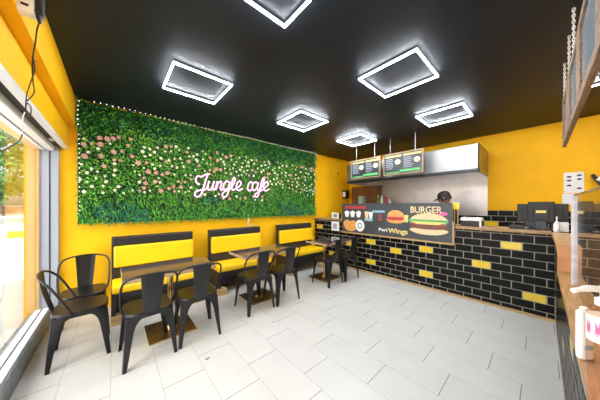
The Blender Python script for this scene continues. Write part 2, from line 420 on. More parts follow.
# ------------------------------------------------------------------ plant wall
PX0, PX1, PZ0, PZ1, PY = -.355, 3.96, 1.165, 2.755, YL
pw = thing('plant_wall', 'artificial plant wall of green leaves and flowers on the yellow wall', 'plant wall', ((PX0 + PX1) / 2, PY, PZ0))
ox, oy, oz = pw.location
MB().box(PX0 - ox, PX1 - ox, -.03, -.001, 0, PZ1 - PZ0).build('backing_board', M['board'], pw)
def foliage():
    r = np.random.RandomState(3)
    n = 30000
    x = r.uniform(PX0, PX1, n); z = PZ0 + (PZ1 - PZ0) * r.uniform(0, 1, n)
    h = (z - PZ0) / (PZ1 - PZ0)
    bump = .020 * np.sin(x * 9 + 2 * np.sin(z * 6)) * np.sin(z * 8 + 1.5 * np.sin(x * 5)) + .014 * np.sin(x * 23 + z * 17)
    out = .035 + r.uniform(0, .05, n) + bump
    y = PY - np.clip(out, .03, .12)
    # tuft fields: 0 fern (top), 1 small leaf (middle), 2 grass (bottom)
    wob = .05 * np.sin(x * 4.2) + .04 * np.sin(x * 11)
    kind = np.where(h > .80 + wob, 0, np.where(h < .26 + wob, 2, 1))
    cell = np.floor((x - PX0) / .5).astype(int) * 7 + np.floor(h * 3.2).astype(int) * 3
    L = np.where(kind == 0, r.uniform(.035, .075, n), np.where(kind == 1, r.uniform(.016, .034, n), r.uniform(.03, .065, n)))
    W = np.where(kind == 0, L * .22, np.where(kind == 1, L * .6, L * .16))
    ang = np.where(kind == 2, r.normal(-PI / 2, .75, n), r.uniform(0, 2 * PI, n))
    tilt = r.uniform(.1, .9, n)
    dirv = np.stack([np.cos(ang) * np.cos(tilt), -np.sin(tilt), np.sin(ang) * np.cos(tilt)], 1)
    side = np.stack([-np.sin(ang), r.uniform(-.5, .5, n), np.cos(ang)], 1); side /= np.linalg.norm(side, axis=1)[:, None]
    p = np.stack([x - ox, y - oy, z - oz], 1)
    Lc, Wc = L[:, None], W[:, None]
    mid = p + dirv * Lc * .5; tip = p + dirv * Lc; tip[:, 2] -= L * .25
    V = np.stack([p, mid + side * Wc * .5, tip, mid - side * Wc * .5], 1).reshape(-1, 3)
    q = r.uniform(0, 1, n)
    m = np.zeros(n, int)
    cs = (np.sin(cell * 12.9898) * 43758.5453) % 1
    for k, (bins, vals) in {0: ([.40, .54, .58, .60, .74], [0, 1, 2, 3, 4, 5]), 1: ([.20, .52, .80, .90, .95], [0, 1, 2, 3, 4, 5]), 2: ([.20, .50, .72, .80, .95], [0, 1, 2, 3, 4, 5])}.items():
        idx = np.digitize(np.clip(q + (cs - .5) * .25, 0, 1), bins); m = np.where(kind == k, np.array(vals)[idx], m)
    # bluish tufts in the lower corner regions, as in the photograph
    blue = (np.sin(x * 3.1 + 1.2) * np.sin(z * 6.0 + x) > .55) & (kind == 2)
    m = np.where(blue & (r.uniform(0, 1, n) < .6), 4, m)
    me = bpy.data.meshes.new('leaves'); me.from_pydata(V.tolist(), [], np.arange(n * 4).reshape(-1, 4).tolist())
    for g in GREENS: me.materials.append(g)
    me.polygons.foreach_set('material_index', m); me.update()
    o = bpy.data.objects.new('leaves', me); C.objects.link(o); o.parent = pw; o['kind'] = 'stuff'
foliage()
def blossom(R, petals, layers):
    m = MB()
    for l in range(layers):
        rr = R * (1 - .34 * l); lift = .35 + .4 * l; off = l * .5
        for k in range(petals):
            a = 2 * PI * (k + off) / petals; w = PI / petals * 1.15
            c = lambda rad, da, up: (rad * math.cos(a + da), -up, rad * math.sin(a + da))
            y0 = .25 * R * l
            m.add([c(.05 * R, 0, y0), c(rr * .75, -w, y0 + lift * rr * .35), c(rr, 0, y0 + lift * rr * .45), c(rr * .75, w, y0 + lift * rr * .35)], [(0, 1, 2, 3)])
    m.lathe([(R * .16, 0), (R * .2, R * .12), (R * .06, R * .22)], seg=6, X=Matrix.Rotation(PI / 2, 4, 'X'))
    return m
pink0 = blossom(.043, 7, 3).build('pink_flower', M['pink_rose'], pw, fix=False)
white0 = blossom(.026, 5, 2).build('white_flower', M['white_rose'], pw, fix=False)
# patches of flowers across the middle of the wall, boxes in (x, z): x0, x1, z0, z1, pinks, whites
patches = [(-.33, .27, 2.00, 2.36, 17, 4), (-.33, .30, 1.55, 1.98, 2, 24), (.28, .62, 1.95, 2.32, 3, 13), (.30, .66, 1.58, 1.92, 10, 5),
           (.64, 1.05, 1.96, 2.36, 3, 15), (.70, 1.05, 1.62, 1.95, 6, 8), (1.05, 1.5, 1.98, 2.36, 9, 10), (1.5, 2.0, 1.98, 2.36, 2, 22),
           (2.0, 2.5, 1.98, 2.36, 8, 12), (2.5, 3.05, 1.75, 2.36, 2, 24), (3.05, 3.5, 1.70, 2.36, 12, 10), (3.5, 3.92, 1.66, 2.36, 3, 22),
           (1.1, 2.4, 1.50, 1.62, 5, 8)]
pts_p, pts_w = [], []
for x0, x1, z0, z1, npk, nwh in patches:
    placed = []
    for k in range(npk + nwh):
        for tr in range(40):
            x, z = rnd.uniform(x0, x1), rnd.uniform(z0, z1)
            if all((x - a) ** 2 + (z - b) ** 2 > .062 ** 2 for a, b in placed): break
        placed.append((x, z)); (pts_p if k < npk else pts_w).append((x, z))
def place_flower(src, pts, smin, smax, first):
    for i, (x, z) in enumerate(pts):
        o = src if (i == 0 and first) else src.copy()
        if o is not src: C.objects.link(o)
        o.parent = pw; o.location = (x - ox, -.100 - rnd.uniform(0, .012), z - oz)
        o.rotation_euler = (rnd.uniform(-.4, .2), rnd.uniform(0, 6), rnd.uniform(-.35, .35))
        s = rnd.uniform(smin, smax); o.scale = (s, s, s)
        o['label'] = 'pink artificial rose' if src is pink0 else 'small white artificial flower'
place_flower(pink0, pts_p, .55, .9, True)
place_flower(white0, pts_w[:100], .6, 1.05, True)
rest = MB()
src = [v.co.copy() for v in white0.data.vertices]; sf = [tuple(p.vertices) for p in white0.data.polygons]
for x, z in pts_w[100:]:
    X = Matrix.Translation((x - ox, -.102, z - oz)) @ Matrix.Rotation(rnd.uniform(0, 6), 4, 'Y') @ Matrix.Scale(rnd.uniform(.8, 1.2), 4)
    rest.add([X @ v for v in src], sf)
o = rest.build('white_flowers', M['white_rose'], pw, fix=False); o['kind'] = 'stuff'; o['label'] = 'small white artificial flowers'
# fairy lights along the top and the window-side edge
fl = thing('fairy_light_string', 'string of tiny white bulbs along the top edge of the plant wall', 'string lights', (PX0, PY - .09, PZ1))
wire = [(.022, .01, -1.45), (.02, 0, -.7), (.02, 0, -.02)] + [(.2 + k * .37, 0, rnd.uniform(-.012, .006)) for k in range(12)] + [(4.32, 0, -.01), (4.33, 0, -.16)]
wp = smooth_path(wire, 10)
MB().tube(wp, .0035, 5).build('wire', M['board'], fl)
bulb0 = MB().lathe([(.001, -.005), (.0042, -.002), (.0042, .002), (.001, .005)], seg=6).build('bulb', M['bulb'], fl)
tot = [0]
for a, b in zip(wp, wp[1:]): tot.append(tot[-1] + (b - a).length)
for k in range(98):
    d = tot[-1] * (k + .5) / 98; i = max(j for j in range(len(tot)) if tot[j] <= d)
    i = min(i, len(wp) - 2); p = wp[i].lerp(wp[i + 1], (d - tot[i]) / max(1e-6, tot[i + 1] - tot[i]))
    o = bulb0 if k == 0 else bulb0.copy()
    if k: C.objects.link(o)
    o.parent = fl; o.location = p + Vector((0, -.008, rnd.uniform(-.004, .008)))

# ------------------------------------------------------------------ neon sign (strokes drawn by hand)
sx0, sz0 = 1.0, 1.62
ns = thing('neon_sign', 'pink white neon sign in cursive letters reading Jungle cafe on the plant wall', 'sign', (1.75, 3.80, 1.70))
A = math.atan(185.5 / 211.4)
def on_wall(cx_, cy_, Y=3.80):
    """a place on the sign from a sketch of the lettering"""
    px, py = 185 + cx_ / 6.667, 165 + cy_ / 6.667
    t_ = (px - 300) / 211.4
    dx, dy = math.sin(A) + math.cos(A) * t_, math.cos(A) - math.sin(A) * t_
    z = Y / dy
    return Vector((dx * z - 1.75, 0, 1.40 - (py - 205.7) * z / 211.4 - 1.70))
strokes = [
    [(98, 128), (80, 122), (72, 98), (84, 74), (112, 78), (140, 62), (166, 60)],
    [(152, 64), (140, 96), (126, 146), (110, 190), (88, 211), (68, 204), (70, 182), (98, 168), (138, 162), (152, 138), (160, 110)],
    [(162, 108), (152, 142), (156, 166), (172, 162), (186, 134), (194, 108), (186, 146), (192, 166), (204, 154), (216, 108)],
    [(216, 110), (206, 166), (218, 128), (236, 110), (244, 122), (236, 152), (244, 168), (256, 158)],
    [(300, 118), (280, 108), (262, 124), (256, 150), (268, 166), (288, 150), (302, 114), (292, 168), (278, 206), (258, 212), (248, 196), (266, 176), (300, 162), (322, 130), (334, 96), (326, 84), (316, 108), (312, 148), (320, 168), (334, 158)],
    [(334, 158), (362, 142), (374, 122), (362, 108), (346, 126), (344, 154), (358, 170), (384, 156)],
    [(452, 124), (440, 112), (424, 128), (418, 156), (430, 172), (450, 158)],
    [(488, 122), (468, 114), (452, 132), (450, 158), (462, 170), (480, 150), (490, 118), (482, 156), (492, 170), (508, 150), (526, 106), (524, 88), (512, 108), (498, 164), (486, 206), (472, 212), (468, 196), (488, 182), (514, 168)],
    [(514, 168), (540, 146), (556, 126), (544, 112), (528, 130), (526, 158), (538, 172), (562, 160)],
]
for i, s_ in enumerate(strokes):
    MB().tube(smooth_path([on_wall(*p) for p in s_], 7), .0105, 8).build('neon_tube', M['neon'], ns, True)
st = MB()
for p in ((130, 130), (190, 164), (270, 165), (345, 154), (430, 170), (500, 160), (540, 170)):
    q = on_wall(*p); st.tube([(q.x, .004, q.z), (q.x, .055, q.z)], .006, 6)
st.build('standoff', M['white'], ns)
cord = smooth_path([(2.02, 3.885, 1.22), (2.03, 3.90, 1.10), (2.035, 3.915, 1.02), (2.08, 3.925, 1.00), (2.17, 3.925, 1.00)], 6)
cd = thing('power_cord', 'short white power cord hanging from the plant wall behind the middle bench', 'cord', (2.02, 3.9, 1.0))
MB().tube([p - Vector((2.02, 3.9, 1.0)) for p in cord], .006, 6).build('cable', M['white'], cd, True)
MB().box(.0, .03, -.02, .005, .085, .13, b=.004).build('plug', M['white'], cd, True)

# ------------------------------------------------------------------ benches
def bench(x0, x1, label):
    cx = (x0 + x1) / 2; w = (x1 - x0) / 2
    t = thing('bench_seat', label, 'bench', (cx, 3.60, 0), 0, 'yellow and black wall benches')
    MB().box(-w, w, .125, .20, .10, .985, b=.004).build('back_panel', M['black_vinyl'], t, True)
    MB().box(-w + .012, w - .012, .085, .125, .866, .978, b=.012).build('top_band', M['black_vinyl'], t, True)
    MB().box(-w + .022, w - .006, .050, .125, .585, .864, b=.022).build('back_cushion', M['yellow_vinyl'], t, True)
    MB().box(-w + .012, w - .012, .085, .125, .45, .583, b=.008).build('lower_band', M['black_vinyl'], t, True)
    MB().box(-w + .008, w - .008, -.31, .085, .352, .447, b=.022).build('seat_cushion', M['yellow_vinyl'], t, True)
    MB().box(-w, w, -.295, .125, .285, .352, b=.004).build('seat_frame', M['black_vinyl'], t, True)
    MB().box(-w + .02, w - .02, -.17, -.14, .10, .285).build('base_panel', M['black_vinyl'], t)
    sp_ = MB(); sp_.box(-w, -w + .04, -.295, .125, .10, .285); sp_.build('side_panel', M['black_vinyl'], t)
    sp_ = MB(); sp_.box(w - .04, w, -.295, .125, .10, .285); sp_.build('side_panel', M['black_vinyl'], t)
    for s in (-1, 1):
        MB().box(s * (w - .06) - .06, s * (w - .06) + .06, -.335, .15, 0, .10, b=.003).build('wooden_foot', M['pine'], t)
    return t
bench(-.03, .955, 'yellow cushioned wall bench nearest the shop window')
bench(1.21, 2.195, 'yellow cushioned wall bench in the middle of the three')
bench(2.63, 3.62, 'yellow cushioned wall bench nearest the tiled counter')

# ------------------------------------------------------------------ tables
def table(x, y, w, d, label, pole=(0, 0), ph=0):
    t = thing('pedestal_table', label, 'table', (x, y, 0), 0, 'pedestal tables along the benches')
    top = MB(); top.box(-w / 2, w / 2, -d / 2, d / 2, .705, .742, b=.003)
    top.build('tabletop', M['table'], t, True)
    e = MB(); a, b = w / 2 + .0015, d / 2 + .0015
    e.box(-a, a, -b, -b + .004, .708, .7415); e.box(-a, a, b - .004, b, .708, .7415); e.box(-a, -a + .004, -b, b, .708, .7415); e.box(a - .004, a, -b, b, .708, .7415)
    e.build('edge_band', M['table_edge'], t)
    px, py = pole
    MB().tube([(px, py, .014), (px, py, .70)], .030, 20).build('pole', M['brass'], t, True)
    MB().lathe([(.075, 0), (.075, .004), (.04, .012), (.031, .03)], (px, py, .014), 20).build('collar', M['brass'], t, True)
    MB().box(px - .15, px + .15, py - .15, py + .15, .691, .705).build('top_plate', M['black'], t)
    pl = MB().box(px - .22, px + .22, py - .22, py + .22, 0, .014, b=.003).build('base_plate', M['bronze'], t, True)
    e = MB()
    for s in (-1, 1):
        e.box(px - .221, px + .221, py + s * .2215 - .0015, py + s * .2215 + .0015, .002, .012)
        e.box(px + s * .2215 - .0015, px + s * .2215 + .0015, py - .221, py + .221, .002, .012)
    e.build('plate_edge', M['brass'], pl)
    return t
table(.45, 2.655, .80, .52, 'dark wooden pedestal table nearest the shop window', (.03, .14))
table(1.64, 2.71, .80, .52, 'dark wooden pedestal table in front of the middle bench', (.04, .17))
table(3.10, 2.66, .78, .52, 'dark wooden pedestal table nearest the tiled counter', (.0, .14))

# ------------------------------------------------------------------ chairs
def super_ring(s, z, n=44, e=4.2, a=.185):
    out = []
    for k in range(n):
        t_ = 2 * PI * k / n; c_, s_ = math.cos(t_), math.sin(t_)
        out.append((a * s * math.copysign(abs(c_) ** (2 / e), c_), a * s * math.copysign(abs(s_) ** (2 / e), s_), z))
    return out
def make_chair():
    t = thing('metal_chair', '', 'chair')
    MB().rings([super_ring(.985, .405), super_ring(1.0, .405), super_ring(1.02, .43), super_ring(1.02, .442), super_ring(.985, .452), super_ring(.90, .452), super_ring(.6, .447), super_ring(.2, .445)]).build('seat', M['dark_metal'], t, True)
    for sx in (-1, 1):
        for sy in (-1, 1):
            rings = []
            for z, w, in ((.425, .135), (.405, .115), (.385, .088), (.35, .068), (.30, .057), (.2, .047), (.1, .038), (.012, .030), (0, .030)):
                k = 1 - z / .43
                cx_ = .176 + .032 * k; cy_ = .176 + .030 * k
                th = .007; r = .012
                prof = [(w, 0), (r, 0), (r * .3, r * .3), (0, r), (0, w), (th, w), (th, th + r * .6), (th + r * .2, th + r * .2), (th + r * .6, th), (w, th)]
                rings.append([(sx * (cx_ - u), sy * (cy_ - v), z) for u, v in prof])
            lg = MB().rings(rings).build('leg', M['dark_metal'], t, True)
            k = .21
    sp_ = MB()
    rows = []
    for i in range(9):
        u = i / 8; z = .432 + u * .362; y = -.176 - .075 * u - .012 * math.sin(PI * u); w = .062 + .026 * u
        rows.append((y, z, w))
    fr, bk = [], []
    n = 9
    for y, z, w in rows:
        for j in range(n):
            s = (j / (n - 1)) * 2 - 1
            crv = -.010 * (1 - s * s) + (.003 if abs(s) < .3 else 0)
            fr.append((s * w, y + crv + .0025, z)); bk.append((s * w, y + crv - .0025, z))
    N = len(fr); fs = []
    R_ = len(rows)
    for i in range(R_ - 1):
        for j in range(n - 1):
            a = i * n + j; fs.append((a, a + 1, a + n + 1, a + n)); fs.append((N + a, N + a + n, N + a + n + 1, N + a + 1))
    for i in range(R_ - 1):
        for j in (0, n - 1):
            a = i * n + j; fs.append((a, a + n, N + a + n, N + a))
    for j in range(n - 1):
        for a in (j, (R_ - 1) * n + j): fs.append((a, a + 1, N + a + 1, N + a))
    sp_.add(fr + bk, fs); sp_.build('backrest', M['dark_metal'], t, True)
    half = [(.187, -.045, .425), (.199, -.052, .455), (.210, -.085, .53), (.214, -.135, .635), (.210, -.175, .705), (.192, -.212, .752), (.155, -.238, .778), (.085, -.256, .794)]
    path = half + [(0, -.262, .798)] + [(-x, y, z) for x, y, z in reversed(half)]
    MB().tube(smooth_path(path, 5), .0095, 10).build('arm_hoop', M['dark_metal'], t, True)
    br = MB()
    for s in (-1, 1): br.tube([(.165 * s, .165, .385), (0, 0, .372 + .012 * s), (-.165 * s, -.165, .385)], .006, 6)
    br.build('cross_brace', M['dark_metal'], t)
    return t
proto = make_chair()
chairs = [(-.235, 2.905, -PI / 2 + .02, 'dark metal chair with its back to the shop window, seen side-on'),
          (-.255, 3.365, PI + .02, 'dark metal chair standing against the yellow wall beside the shop window'),
          (.242, 2.495, .05, 'largest dark metal chair, its back to the camera, at the table nearest the window'),
          (.684, 2.515, -.05, 'second dark metal chair pushed under the table nearest the window'),
          (1.46, 2.625, .02, 'dark metal chair at the middle table, on its window side'),
          (1.90, 2.60, -.03, 'dark metal chair at the middle table, on its counter side'),
          (2.925, 2.57, .02, 'dark metal chair at the table by the counter, on its bench side'),
          (3.385, 2.545, -.05, 'dark metal chair right beside the black tiled counter')]
for i, (x, y, rz, lb) in enumerate(chairs):
    o = proto if i == 0 else copy_tree(proto)
    o.location = (x, y, 0); o.rotation_euler = (0, 0, rz); o['label'] = lb; o['category'] = 'chair'; o['group'] = 'dark metal chairs'
    o.scale = (.99, 1.0, 1.01)

# ------------------------------------------------------------------ tiled faces
TW, TH = .2065, .1043
def tile_face(fn, u0, u1, v0, v1, uo, vo, yellow, gap=.0085, depth=.007, par=1):
    """fn(u, v, d): point at u along, v up, d out of the wall; returns the mesh with materials black, yellow, grout"""
    m = MB()
    def quadbox(a, b, c, d, d0, d1, mi, bev=0.0):
        vs = [fn(a, c, d0), fn(b, c, d0), fn(b, d, d0), fn(a, d, d0),
              fn(a + bev, c + bev, d1), fn(b - bev, c + bev, d1), fn(b - bev, d - bev, d1), fn(a + bev, d - bev, d1)]
        m.add(vs, [(4, 5, 6, 7), (0, 1, 5, 4), (1, 2, 6, 5), (2, 3, 7, 6), (3, 0, 4, 7), (0, 3, 2, 1)], mi)
    quadbox(u0, u1, v0, v1, -.004, .0005, 2)
    k0 = math.floor((v0 - vo) / TH); k1 = math.ceil((v1 - vo) / TH)
    for k in range(k0, k1):
        z0 = max(v0, vo + k * TH + gap / 2); z1 = min(v1, vo + (k + 1) * TH - gap / 2)
        if z1 - z0 < .012: continue
        off = uo + (TW / 2 if (k + par) % 2 else 0)
        j0 = math.floor((u0 - off) / TW); j1 = math.ceil((u1 - off) / TW)
        for j in range(j0, j1):
            a = max(u0, off + j * TW + gap / 2); b = min(u1, off + (j + 1) * TW - gap / 2)
            if b - a < .012: continue
            c = (off + (j + .5) * TW, vo + (k + .5) * TH)
            y = any(abs(c[0] - p[0]) < TW * .42 and abs(c[1] - p[1]) < TH * .45 for p in yellow)
            quadbox(a, b, z0, z1, 0, depth, 1 if y else 0, .0022)
    return m
TM = [M['black_tile'], M['yellow_tile'], M['grout']]
# front counter: face at x = 3.985, u runs along Y
fc = thing('service_counter', 'front counter clad in black brick tiles with scattered yellow ones', 'counter', (4.25, 1.92, 0))
yel = [(.055, .236), (.273, .858), (.587, .545), (1.303, .236), (1.303, .649), (1.825, .545), (2.335, .236), (2.335, .649), (2.85, .545), (3.37, .236), (3.37, .545), (3.78, .86)]
MB().box(-.245, .17, -2.03, 2.03, .0, 1.045).build('carcass', M['black'], fc)
tile_face(lambda u, v, d: (3.995 - d - 4.25, u - 1.92, v), -.11, 3.95, .028, 1.045, .055 - TW / 2, .1845, yel, par=0).build('tile_cladding', TM, fc)
wt = MB().box(3.955, 4.47, -.085, 3.945, 1.047, 1.083, b=.004).build('worktop', M['wood'], None, True)
tag(wt, 'long oak worktop lying along the black tiled front counter', 'worktop')
# side counter towards the camera: face at y = -.12, u runs along X
sc_ = thing('side_counter', 'side counter with black tiled face running along the till towards the camera', 'counter', (2.3, -.45, 0))
MB().box(-1.9, 1.69, -.30, .318, 0, .845).build('carcass', M['black'], sc_)
tile_face(lambda u, v, d: (u - 2.3, -.127 + d + .45, v), .42, 3.975, .028, .845, .1, .1845, [(3.85, .55), (3.6, .34), (3.2, .65), (2.75, .24), (2.1, .55), (1.5, .34), (1.2, .65)]).build('tile_cladding', TM, sc_)
MB().box(-1.9, 1.68, .318, .336, 0, .026).build('plinth', M['rustic'], sc_)
MB().box(.36, 1.69, -.30, .318, .882, 1.045).build('raised_carcass', M['black'], sc_)
wt = MB().box(.40, 2.66, -.78, -.085, .847, .880, b=.004).build('worktop', M['wood_x'], None, True)
tag(wt, 'lower oak worktop holding the hand sanitiser on the side counter', 'worktop')
wt = MB(); wt.box(2.66, 3.953, -.78, -.082, 1.047, 1.083, b=.004)
wt = wt.build('worktop', M['wood_x'], None, True)
tag(wt, 'raised oak worktop at the corner of the two counters', 'worktop')
ws = MB().box(2.63, 2.66, -.78, -.085, .8805, 1.082, b=.003).build('wooden_step', mat('orange_oak', (.56, .27, .11, 1), .4, noise=.2, nscale=8), None, True)
tag(ws, 'orange oak upright closing the step between the raised and lower worktops', 'panel')
# tiled dado on the far wall behind the counter
td = tile_face(lambda u, v, d: (XB - .012 - d, u, v), YR + .01, YL - 1.2, .0, 1.31, .02, 1.31 - 13 * TH, [(.34, 1.202), (-.9, 1.1), (.62, 1.049)]).build('tile_dado', TM)
struct(td)
bc = thing('back_counter', 'stainless back counter against the far wall under the extractor hood', 'counter', (5.25, 2.0, 0))
MB().box(-.20, .24, -2.2, 1.9, .1, .88).build('carcass', M['steel_dull'], bc)
MB().box(-.24, .25, -2.25, 1.93, .88, .92, b=.004).build('top', M['steel'], bc)

# ------------------------------------------------------------------ extractor hood, splashback, kitchen
hd = thing('extractor_hood', 'long stainless steel extractor hood over the kitchen behind the counter', 'extractor hood', (5.03, 2.2, 1.97))
hx0, hx1, hy0, hy1 = 4.54 - 5.03, 5.488 - 5.03, .68 - 2.2, 3.32 - 2.2
h_ = MB()
h_.box(hx0, hx0 + .012, hy0, hy1, .055, .475); h_.box(hx0, hx1, hy0, hy0 + .012, .0, .475)
h_.box(hx0, hx1, hy1 - .012, hy1, .0, .475); h_.box(hx0, hx1, hy0, hy1, .463, .475)
h_.build('canopy', M['steel'], hd)
h_ = MB(); h_.box(hx0 - .004, hx0 + .05, hy0 - .003, hy1, .0, .055, b=.004); h_.build('grease_lip', M['gasket'], hd)
h_ = MB()
for k in range(5): h_.box(hx0 + .30, hx1 - .05, hy0 + .1 + k * .51, hy0 + .55 + k * .51, .12, .15)
h_.build('filter', M['steel_dull'], hd)
h_ = MB()
for k in range(1, 4): h_.box(hx0 - .003, hx0, hy0 + k * .86, hy0 + k * .86 + .006, .055, .475)
h_.build('seam', M['gasket'], hd)
sb = MB(); sb.box(XB - .030, XB - .004, .69, 3.32, 1.20, 2.44); 
for k in range(1, 3): sb.box(XB - .032, XB - .03, .69 + k * .69, .694 + k * .69, 1.2, 2.0)
tag(sb.build('steel_splashback', M['steel_dull']), 'stainless steel splashback sheet on the far wall below the hood', 'splashback')
kc = thing('wall_cabinet', 'brown wooden kitchen cabinet in the corner below the hood', 'cabinet', (5.40, 3.1, .925))
MB().box(-.085, .085, -.24, .62, 0, 1.02, b=.004).build('body', M['brown'], kc)
for k in range(2): 
    d_ = MB().box(-.10, -.086, -.23 + k * .43, .185 + k * .43, .02, 1.0, b=.003).build('door', M['brown'], kc)
    MB().tube([(-.106, .14 + k * .15, .34), (-.106, .14 + k * .15, .46)], .006, 6).build('handle', M['steel'], d_)
mb = MB().box(-.09, .09, -.07, .07, 0, .30, b=.01).build('canister', mat('mint_plastic', (.34, .52, .44, 1), .4), None, True, (5.17, 3.27, 1.361))
tag(mb, 'pale mint tub standing on the kitchen shelf before the brown cabinet', 'tub')
ks = thing('kitchen_shelf', 'steel shelf carrying sauce bottles behind the front counter banner', 'shelf', (5.17, 2.80, 0))
MB().box(-.11, .11, -.75, .70, 1.34, 1.36).build('shelf_board', M['steel_dull'], ks)
for y in (-.7, .65):
    MB().box(-.10, .10, y - .02, y + .02, .921, 1.34).build('upright', M['steel_dull'], ks)
def bottle(y, c, cap, lb, hgt=.24, x=5.17):
    t = thing('sauce_bottle', lb, 'bottle', (x, y * 1.05, 1.361), 0, 'sauce bottles behind the banner')
    MB().lathe([(.034, 0), (.036, .01), (.036, hgt * .72), (.022, hgt * .82)], seg=14).build('body', c, t, True)
    MB().lathe([(.02, hgt * .82), (.02, hgt * .88), (.006, hgt)], seg=12).build('cap', cap, t, True)
gm = mat('green_sauce', (.12, .35, .05, 1), .4)
bottle(2.66, gm, M['white'], 'green sauce bottle on the kitchen shelf beside the white capped ones', .31)
bottle(2.57, M['white'], M['white'], 'white sauce bottle on the kitchen shelf between green and red ones', .31)
bottle(2.47, M['red'], M['red'], 'red sauce bottle on the kitchen shelf next to the white one', .31)
bottle(2.37, M['white'], M['red'], 'white sauce bottle with red cap on the kitchen shelf', .25)
sp_ = thing('wall_speaker', 'small black framed box fixed high in the kitchen corner', 'speaker', (5.2, 3.90, 1.62))
MB().box(-.05, .08, -.10, .045, 0, .24, b=.008).build('case', M['black'], sp_, True)
MB().box(-.056, -.05, -.075, .02, .04, .19).build('front_panel', M['white'], sp_)

# ------------------------------------------------------------------ chef behind the banner
def skin_figure(name, joints, edges, root, m, parent=None, sub=2):
    me = bpy.data.meshes.new(name); names = list(joints)
    me.from_pydata([joints[k][0] for k in names], [(names.index(a), names.index(b)) for a, b in edges], []); me.update()
    o = bpy.data.objects.new(name, me); C.objects.link(o)
    o.modifiers.new('s', 'SKIN'); sd = o.modifiers.new('d', 'SUBSURF'); sd.levels = sub; sd.render_levels = sub
    for i, k in enumerate(names):
        d = me.skin_vertices[0].data[i]; d.radius = joints[k][1] if isinstance(joints[k][1], tuple) else (joints[k][1],) * 2
        d.use_root = (k == root)
    dg = bpy.context.evaluated_depsgraph_get(); dg.update()
    nm = bpy.data.meshes.new_from_object(o.evaluated_get(dg)); nm.materials.clear(); nm.materials.append(m)
    for p in nm.polygons: p.use_smooth = True
    o.modifiers.clear(); o.data = nm
    if parent: o.parent = parent
    return o
ch = thing('person', 'cook in a black cap and black clothes bending behind the burger banner', 'person', (4.77, 1.06, -.045), .12)
J = {'pelvis': ((0, 0, .92), (.15, .11)), 'waist': ((0, .02, 1.08), (.135, .10)), 'chest': ((0, .05, 1.26), (.155, .11)), 'neckb': ((0, .10, 1.42), (.065, .06)), 'neck': ((0, .135, 1.48), .052)}
E_ = [('pelvis', 'waist'), ('waist', 'chest'), ('chest', 'neckb'), ('neckb', 'neck')]
for s, n in ((-1, 'l'), (1, 'r')):
    J.update({n + 'hip': ((s * .09, 0, .86), .088), n + 'knee': ((s * .10, .02, .48), .058), n + 'ank': ((s * .10, -.02, .09), .04), n + 'toe': ((s * .11, .13, .04), .036),
              n + 'sh': ((s * .17, .07, 1.38), .055), n + 'el': ((s * .23, .10, 1.10), .042), n + 'wr': ((s * .15, .30, 1.00), .028), n + 'palm': ((s * .14, .36, .985), (.030, .016))})
    E_ += [('pelvis', n + 'hip'), (n + 'hip', n + 'knee'), (n + 'knee', n + 'ank'), (n + 'ank', n + 'toe'), ('chest', n + 'sh'), (n + 'sh', n + 'el'), (n + 'el', n + 'wr'), (n + 'wr', n + 'palm')]
    for q in range(4):
        bx = s * (.115 + .017 * q); ln = (.055, .07, .075, .062)[q]
        J[n + 'f%d' % q] = ((bx, .395, .985), .0085); J[n + 'g%d' % q] = ((bx, .395 + ln * .6, .972), .008); J[n + 'h%d' % q] = ((bx, .395 + ln, .95), .0065)
        E_ += [(n + 'palm', n + 'f%d' % q), (n + 'f%d' % q, n + 'g%d' % q), (n + 'g%d' % q, n + 'h%d' % q)]
    J[n + 't1'] = ((s * .105, .345, .98), .010); J[n + 't2'] = ((s * .085, .375, .97), .008)
    E_ += [(n + 'wr', n + 't1'), (n + 't1', n + 't2')]
skin_figure('body', J, E_, 'pelvis', M['cloth'], ch)
def head():
    m = MB(); n, k = 20, 14; rings = []
    for i in range(k + 1):
        th_ = PI * i / k; z = math.cos(th_); r = math.sin(th_)
        ring = []
        for j in range(n):
            a = 2 * PI * j / n; x = r * math.cos(a) * .076; y = r * math.sin(a) * .098; zz = z * .118
            if zz < -.02: x *= 1 - .28 * (-zz - .02) / .1; 
            if y > 0 and zz < -.03: y *= .97
            d_ = math.hypot(x / .014, (zz + .012) / .026)
            if y > .05 and d_ < 1.6: y += .020 * max(0, 1 - d_ / 1.6)
            for e_ in (-.03, .03):
                d2 = math.hypot((x - e_) / .018, (zz - .012) / .012)
                if y > .04 and d2 < 1: y -= .008 * (1 - d2)
            ring.append((x, y, zz))
        rings.append(ring)
    m.rings(rings)
    for s in (-1, 1): m.lathe([(.006, -.03), (.016, -.012), (.018, .008), (.008, .03)], (s * .076, -.005, 0), 8)
    return m
HX = Matrix.Translation((0, .165, 1.585)) @ Matrix.Rotation(math.radians(-22), 4, 'X')
o = head().build('head', M['skin'], ch, True); o.matrix_local = HX
def eyes():
    m = MB()
    for s in (-1, 1): m.lathe([(.002, -.008), (.008, -.004), (.008, .004), (.002, .008)], (s * .03, .085, .012), 8)
    return m
o2 = eyes().build('eyes', M['white'], o)
o2 = MB().box(-.024, .024, .085, .094, -.062, -.054, b=.003).build('mouth', M['red'], o)
hr = MB().lathe([(.083, -.045), (.088, 0), (.086, .05), (.07, .10), (.03, .128), (.005, .132)], (0, -.016, 0), 20)
hr.v = [(x, y * 1.2, z) for x, y, z in hr.v]
o2 = hr.build('hair', M['hair'], o, True)
cp = MB().lathe([(.090, .018), (.094, .05), (.085, .095), (.05, .13), (.005, .142)], (0, -.012, 0), 22); cp.v = [(x, y * 1.17, z) for x, y, z in cp.v]
pk = [(.085 * math.cos(a), .07 + .11 * math.sin(a)) for a in [PI * i / 12 for i in range(13)]]
cp.prism(pk, lambda u, v, d: (u, v, d - .12 * (v - .05)), .030, .038)
cp.build('cap', M['hair'], o, True)

